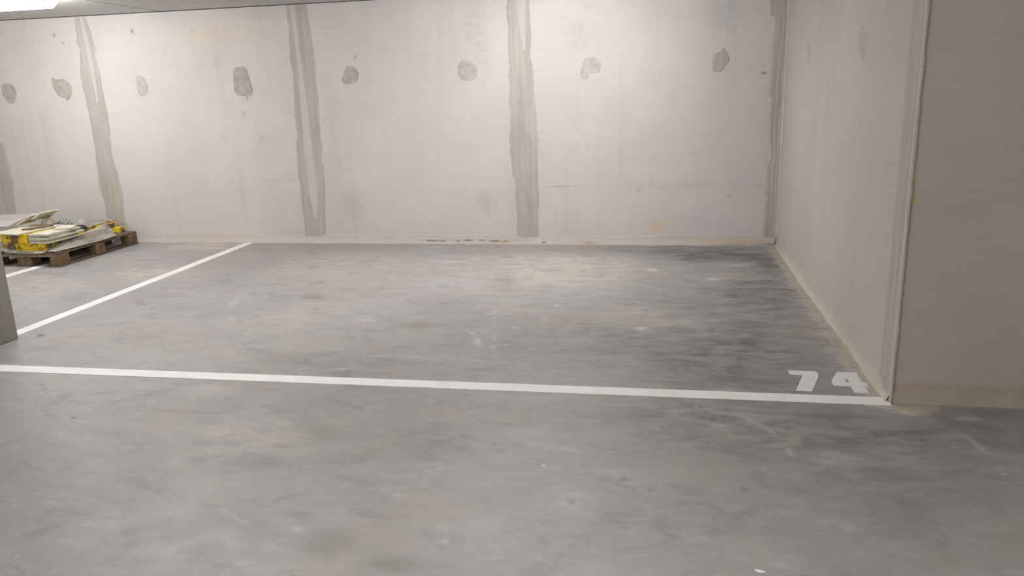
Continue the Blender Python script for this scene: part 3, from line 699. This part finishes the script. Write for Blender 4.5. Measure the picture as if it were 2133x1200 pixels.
def panel(label, x0, x1, y0, y1, z0, z1, straps, side=True, tilt=(0, 0, 0), group=None):
    """timber formwork panel: yellow shell, brown end cleats"""
    cx_, cy_ = (x0 + x1) / 2, (y0 + y1) / 2
    root = empty('formwork_panel', (cx_, cy_, z0))
    root.rotation_euler = tilt
    hx, hy, h = (x1 - x0) / 2, (y1 - y0) / 2, z1 - z0
    box('shell', M_yellow, root, -hx, hx, -hy, hy, 0, h, .006, .002)
    box('worn_side', M_yellow_side, root, hx - .004, hx + .006, -hy + .03, hy - .03, .006, h - .006, .002)
    for a_, b_ in straps:
        box('brown_cleat', M_brown, root, a_ - cx_, b_ - cx_, -hy - .006, -hy + .05, .003, h - .003, .002)
    tag(root, label, 'formwork panel', group)
    return root
G = 'yellow formwork panels on the pallet'
panel('low bright yellow formwork panel with a brown cleat, under the cream boards', -6.43, -5.955, 6.570, 7.42, .1455, .228, [(-6.375, -6.285)], group=G)
panel('short yellow formwork block with brown patches, upper left on the pallet', -6.275, -6.135, 6.560, 7.10, .2300, .318, [(-6.272, -6.235)], group=G)
panel('yellow formwork block at the far left of the load, beside the other upper block', -6.425, -6.290, 6.555, 7.00, .2300, .316, [(-6.312, -6.292)], group=G)
panel('long slim yellow panel lying towards the back wall behind the cream boards', -6.150, -6.030, 7.435, 7.74, .1455, .250, [(-6.14, -6.12)], group=G)
offc = panel('small dull yellow offcut at the wall end of the pallet', -5.985, -5.895, 7.600, 7.71, .1455, .205, [(-5.985, -5.975)], group=G)

def board(label, cx_, cy_, z, lx, ly, th, rz=0.0, rx=0.0, ry=0.0, mat=None, name='cream_board', cat='board', group=None, chip=0):
    r = random.Random(hash((round(cx_, 3), round(cy_, 3))) & 0xffff)
    # broken outline
    pts = [(-lx / 2, -ly / 2), (0, -ly / 2), (lx / 2, -ly / 2), (lx / 2, 0), (lx / 2, ly / 2), (0, ly / 2), (-lx / 2, ly / 2), (-lx / 2, 0)]
    pts = [(x + r.uniform(-chip, chip), y + r.uniform(-chip, chip)) for x, y in pts]
    bm = bmesh.new()
    a_ = [bm.verts.new((x, y, 0)) for x, y in pts]; b_ = [bm.verts.new((x, y, th)) for x, y in pts]
    k = len(pts)
    bm.faces.new(a_[::-1]); bm.faces.new(b_)
    for i in range(k): bm.faces.new((a_[i], a_[(i + 1) % k], b_[(i + 1) % k], b_[i]))
    bmesh.ops.bevel(bm, geom=list(bm.edges), offset=.0015, segments=1, affect='EDGES')
    o = from_bm(name, bm, mat or M_tile)
    o.location = (cx_, cy_, z); o.rotation_euler = (rx, ry, rz)
    tag(o, label, cat, group)
    return o
GB = 'cream boards stacked on the pallet'
z = .2300
stack = [(-5.995, 6.79, .215, .46, .00, 'lowest cream board of the neat stack on the yellow panel'),
         (-6.005, 6.775, .205, .44, .06, 'second cream board up in the neat stack, jutting slightly forward'),
         (-5.985, 6.80, .220, .50, -.03, 'third cream board up in the neat stack, reaching furthest back'),
         (-6.010, 6.765, .225, .40, .07, 'fourth cream board up in the neat stack, turned a little'),
         (-5.995, 6.79, .215, .46, -.02, 'topmost pale cream board of the neat stack on the yellow panel')]
for i, (x, y, lx, ly, rz, lb) in enumerate(stack):
    board(lb, x, y, z, lx, ly, .0165, rz, mat=M_tile if i % 2 == 0 or i == 4 else M_tile_edge, group=GB, chip=.014)  # alternate boards toned darker to paint in the shaded gaps of the stack
    z += .0190
# z is now .320
board('broken cream piece lying on top of the neat cream stack at its back', -5.985, 6.93, .3255, .16, .22, .012, .35, group=GB, chip=.02)
board('long pale cream board laid across the two upper yellow blocks', -6.325, 6.80, .3200, .35, .54, .014, -.10, chip=.012)
board('dull brown board lying on the long cream one', -6.24, 6.84, .3355, .10, .26, .012, -.2, mat=M_brown, name='brown_board', chip=.01)
# leaning boards
panel('dull yellow panel at the far left edge of the pallet under the grey boards', -6.585, -6.440, 6.72, 7.22, .1455, .310, [(-6.50, -6.46)], group=G)
board('cream board tilted up on its right side above the long pale board', -6.45, 7.03, .400, .23, .26, .013, .06, 0, -.48, mat=M_tile, chip=.012)
board('cream board tilted up highest, the peak of the load', -6.285, 7.02, .440, .17, .24, .013, -.10, 0, -.50, mat=M_tile, chip=.015)
board('beige grey board lying slanted at the far left of the load', -6.86, 7.05, .366, .46, .44, .016, .06, .16, 0, mat=M_grey_board, name='grey_board', chip=.02)
# crumpled sheeting helper
def crumple(label, name, cat, cx_, cy_, z, sx, sy2, sz_, mat, seed, nu=26, nv=22, group=None, rz=0):
    r = np.random.default_rng(seed)
    bm = bmesh.new()
    bmesh.ops.create_icosphere(bm, subdivisions=4, radius=1)
    ph = r.uniform(0, 6.28, 12); fr = r.uniform(2.2, 6.5, (12, 3)) * r.choice([-1, 1], (12, 3))
    for v in bm.verts:
        d = sum(abs(math.sin(v.co.x * fr[k][0] + v.co.y * fr[k][1] + v.co.z * fr[k][2] + ph[k])) for k in range(12)) / 12
        s_ = .72 + .55 * (d - .3)
        zc = v.co.z
        v.co = Vector((v.co.x * sx * s_, v.co.y * sy2 * s_, (zc * s_ if zc > 0 else zc * .25) * sz_ + .25 * sz_))
    o = from_bm(name, bm, mat)
    o.location = (cx_, cy_, z); o.rotation_euler = (0, 0, rz)
    tag(o, label, cat, group)
    return o
crumple('broken lump of beige mortar under the peak board', 'mortar_lump', 'rubble', -6.285, 7.04, .3340, .065, .075, .065, M_tile_edge, 21)
crumple('crumpled grey green foil sheet on the load behind the cream stack', 'crumpled_foil', 'sheeting', -6.275, 7.24, .230, .095, .11, .115, M_foil, 3)
crumple('flattened dark scrap beside the grey foil', 'dark_scrap', 'scrap', -6.085, 7.23, .2300, .07, .11, .06, M_dark, 5)  # dark shape filling the dark strip under the foil
M_bag = simple('pale_grey_plastic', (.42, .405, .385), .5, .15, 14, .4)
crumple('small pale grey plastic bag at the wall side of the load', 'plastic_bag', 'bag', -6.36, 7.62, .145, .065, .08, .13, M_bag, 9)

# clear plastic film
def film_material():
    n = NT('cloudy_plastic_film')
    out = [x for x in n.t.nodes if x.type == 'OUTPUT_MATERIAL'][0]
    tr = n.t.nodes.new('ShaderNodeBsdfTransparent')
    tr.inputs[0].default_value = (.86, .85, .82, 1)
    mx = n.t.nodes.new('ShaderNodeMixShader')
    a = n.noise(n.scaled(9, 2.5, 9), scale=1.0, detail=5, rough=.65, dist=.8)
    n.t.links.new(n.ramp(a, .3, .7, .45, .92), mx.inputs[0])
    n.t.links.new(tr.outputs[0], mx.inputs[1])
    n.t.links.new(n.b.outputs[0], mx.inputs[2])
    n.t.links.new(mx.outputs[0], out.inputs[0])
    n.bump(a, .8, .02)
    return n.done(n.mix(n.ramp(a, .35, .65), (.36, .32, .245), (.50, .475, .43)), .28, .6)
M_film = film_material()
def sheet(label, rows, mat, seed, amp=.008, nu=40, group=None, name='plastic_film', cat='plastic film'):
    """lofted sheet through rows of 3-D points (each row inner -> outer)"""
    R = np.array(rows, float)            # nr x nc x 3
    nr, nc, _ = R.shape
    tu = np.linspace(0, nc - 1, nu); tv = np.linspace(0, nr - 1, nu * 2)
    G1 = np.stack([np.stack([np.interp(tu, range(nc), R[r_, :, k]) for k in range(3)], -1) for r_ in range(nr)], 0)
    G2 = np.stack([np.stack([np.interp(tv, range(nr), G1[:, c_, k]) for c_ in range(nu)], -1) for k in range(3)], -1)
    r = np.random.default_rng(seed)
    Uu, Vv = np.meshgrid(np.linspace(0, 1, nu), np.linspace(0, 1, nu * 2))
    w = sum(r.uniform(.3, 1) * np.abs(np.sin(Uu * r.uniform(4, 16) + Vv * r.uniform(-9, 9) + r.uniform(0, 6))) for _ in range(7)) / 4
    G2[..., 2] += amp * w
    G2[..., 0] += amp * .8 * np.sin(Vv * 23 + seed) * Uu
    me, co = grid_mesh(name, np.arange(nu), np.arange(nu * 2), lambda U, V: (U, V, V * 0))
    me.vertices.foreach_set('co', G2.reshape(-1, 3).astype(np.float32).ravel())
    for p in me.polygons: p.use_smooth = True
    me.update()
    o = link(name, me, mat)
    sol = o.modifiers.new('thickness', 'SOLIDIFY'); sol.thickness = .0015
    tag(o, label, cat, group)
    return o
sheet('long cloudy plastic film draped along the right side of the pallet', [
    [(-5.935, 6.53, .150), (-5.90, 6.53, .150), (-5.86, 6.53, .150), (-5.80, 6.53, .148)],
    [(-5.935, 6.80, .190), (-5.89, 6.80, .175), (-5.84, 6.80, .155), (-5.78, 6.80, .146)],
    [(-5.945, 7.10, .232), (-5.89, 7.10, .200), (-5.83, 7.10, .160), (-5.777, 7.10, .142)],
    [(-5.965, 7.40, .250), (-5.90, 7.40, .220), (-5.84, 7.40, .170), (-5.780, 7.38, .146)],
    [(-6.01, 7.54, .275), (-5.98, 7.52, .245), (-5.92, 7.48, .185), (-5.84, 7.46, .150)],
    [(-6.06, 7.64, .285), (-6.04, 7.62, .262), (-6.02, 7.59, .225), (-5.92, 7.54, .165)]], M_film, 4, .010)
sheet('narrow strip of cloudy film hanging over the near end of the pallet', [
    [(-6.46, 6.548, .205), (-6.46, 6.535, .180), (-6.46, 6.530, .165)],
    [(-6.34, 6.548, .170), (-6.34, 6.528, .158), (-6.34, 6.522, .140)],
    [(-6.18, 6.548, .158), (-6.18, 6.522, .150), (-6.18, 6.518, .128)],
    [(-6.02, 6.548, .156), (-6.02, 6.522, .150), (-6.02, 6.518, .132)],
    [(-5.92, 6.548, .156), (-5.92, 6.530, .152), (-5.92, 6.520, .140)]], M_film, 8, .004)
sheet('torn strip of film lying over the front of the upper yellow blocks', [
    [(-6.50, 6.60, .235), (-6.50, 6.545, .228), (-6.50, 6.535, .210)],
    [(-6.42, 6.60, .232), (-6.42, 6.545, .230), (-6.42, 6.535, .212)],
    [(-6.34, 6.60, .230), (-6.34, 6.550, .229), (-6.34, 6.545, .218)]], M_film, 12, .003)
M_plank = wood('grey_beige_plank', (.33, .29, .23), (.46, .41, .34), 1)
board('narrow grey beige plank running towards the wall over the slim yellow panel', -6.09, 7.50, .2510, .05, .42, .014, .12, mat=M_plank, name='wooden_plank', cat='plank', chip=.004)
board('short wooden lath across the wall end of the pallet', -6.17, 7.70, .2660, .28, .05, .016, .05, mat=M_plank, name='wooden_plank', cat='plank', chip=.004)
# plaster chip at the bottom edge
bm = bmesh.new()
bmesh.ops.create_icosphere(bm, subdivisions=2, radius=1)
for v in bm.verts:
    v.co = Vector((v.co.x * .016 * (1 + .35 * math.sin(v.co.y * 5)), v.co.y * .007, max(v.co.z, -.3) * .004 + .0012))
chip = from_bm('plaster_chip', bm, simple('white_plaster', (.72, .71, .69), .8, .05, 30, .2))
chip.location = (.343, 2.341, 0); chip.rotation_euler = (0, 0, -.25)
tag(chip, 'tiny white plaster chip on the floor at the bottom edge', 'chip')
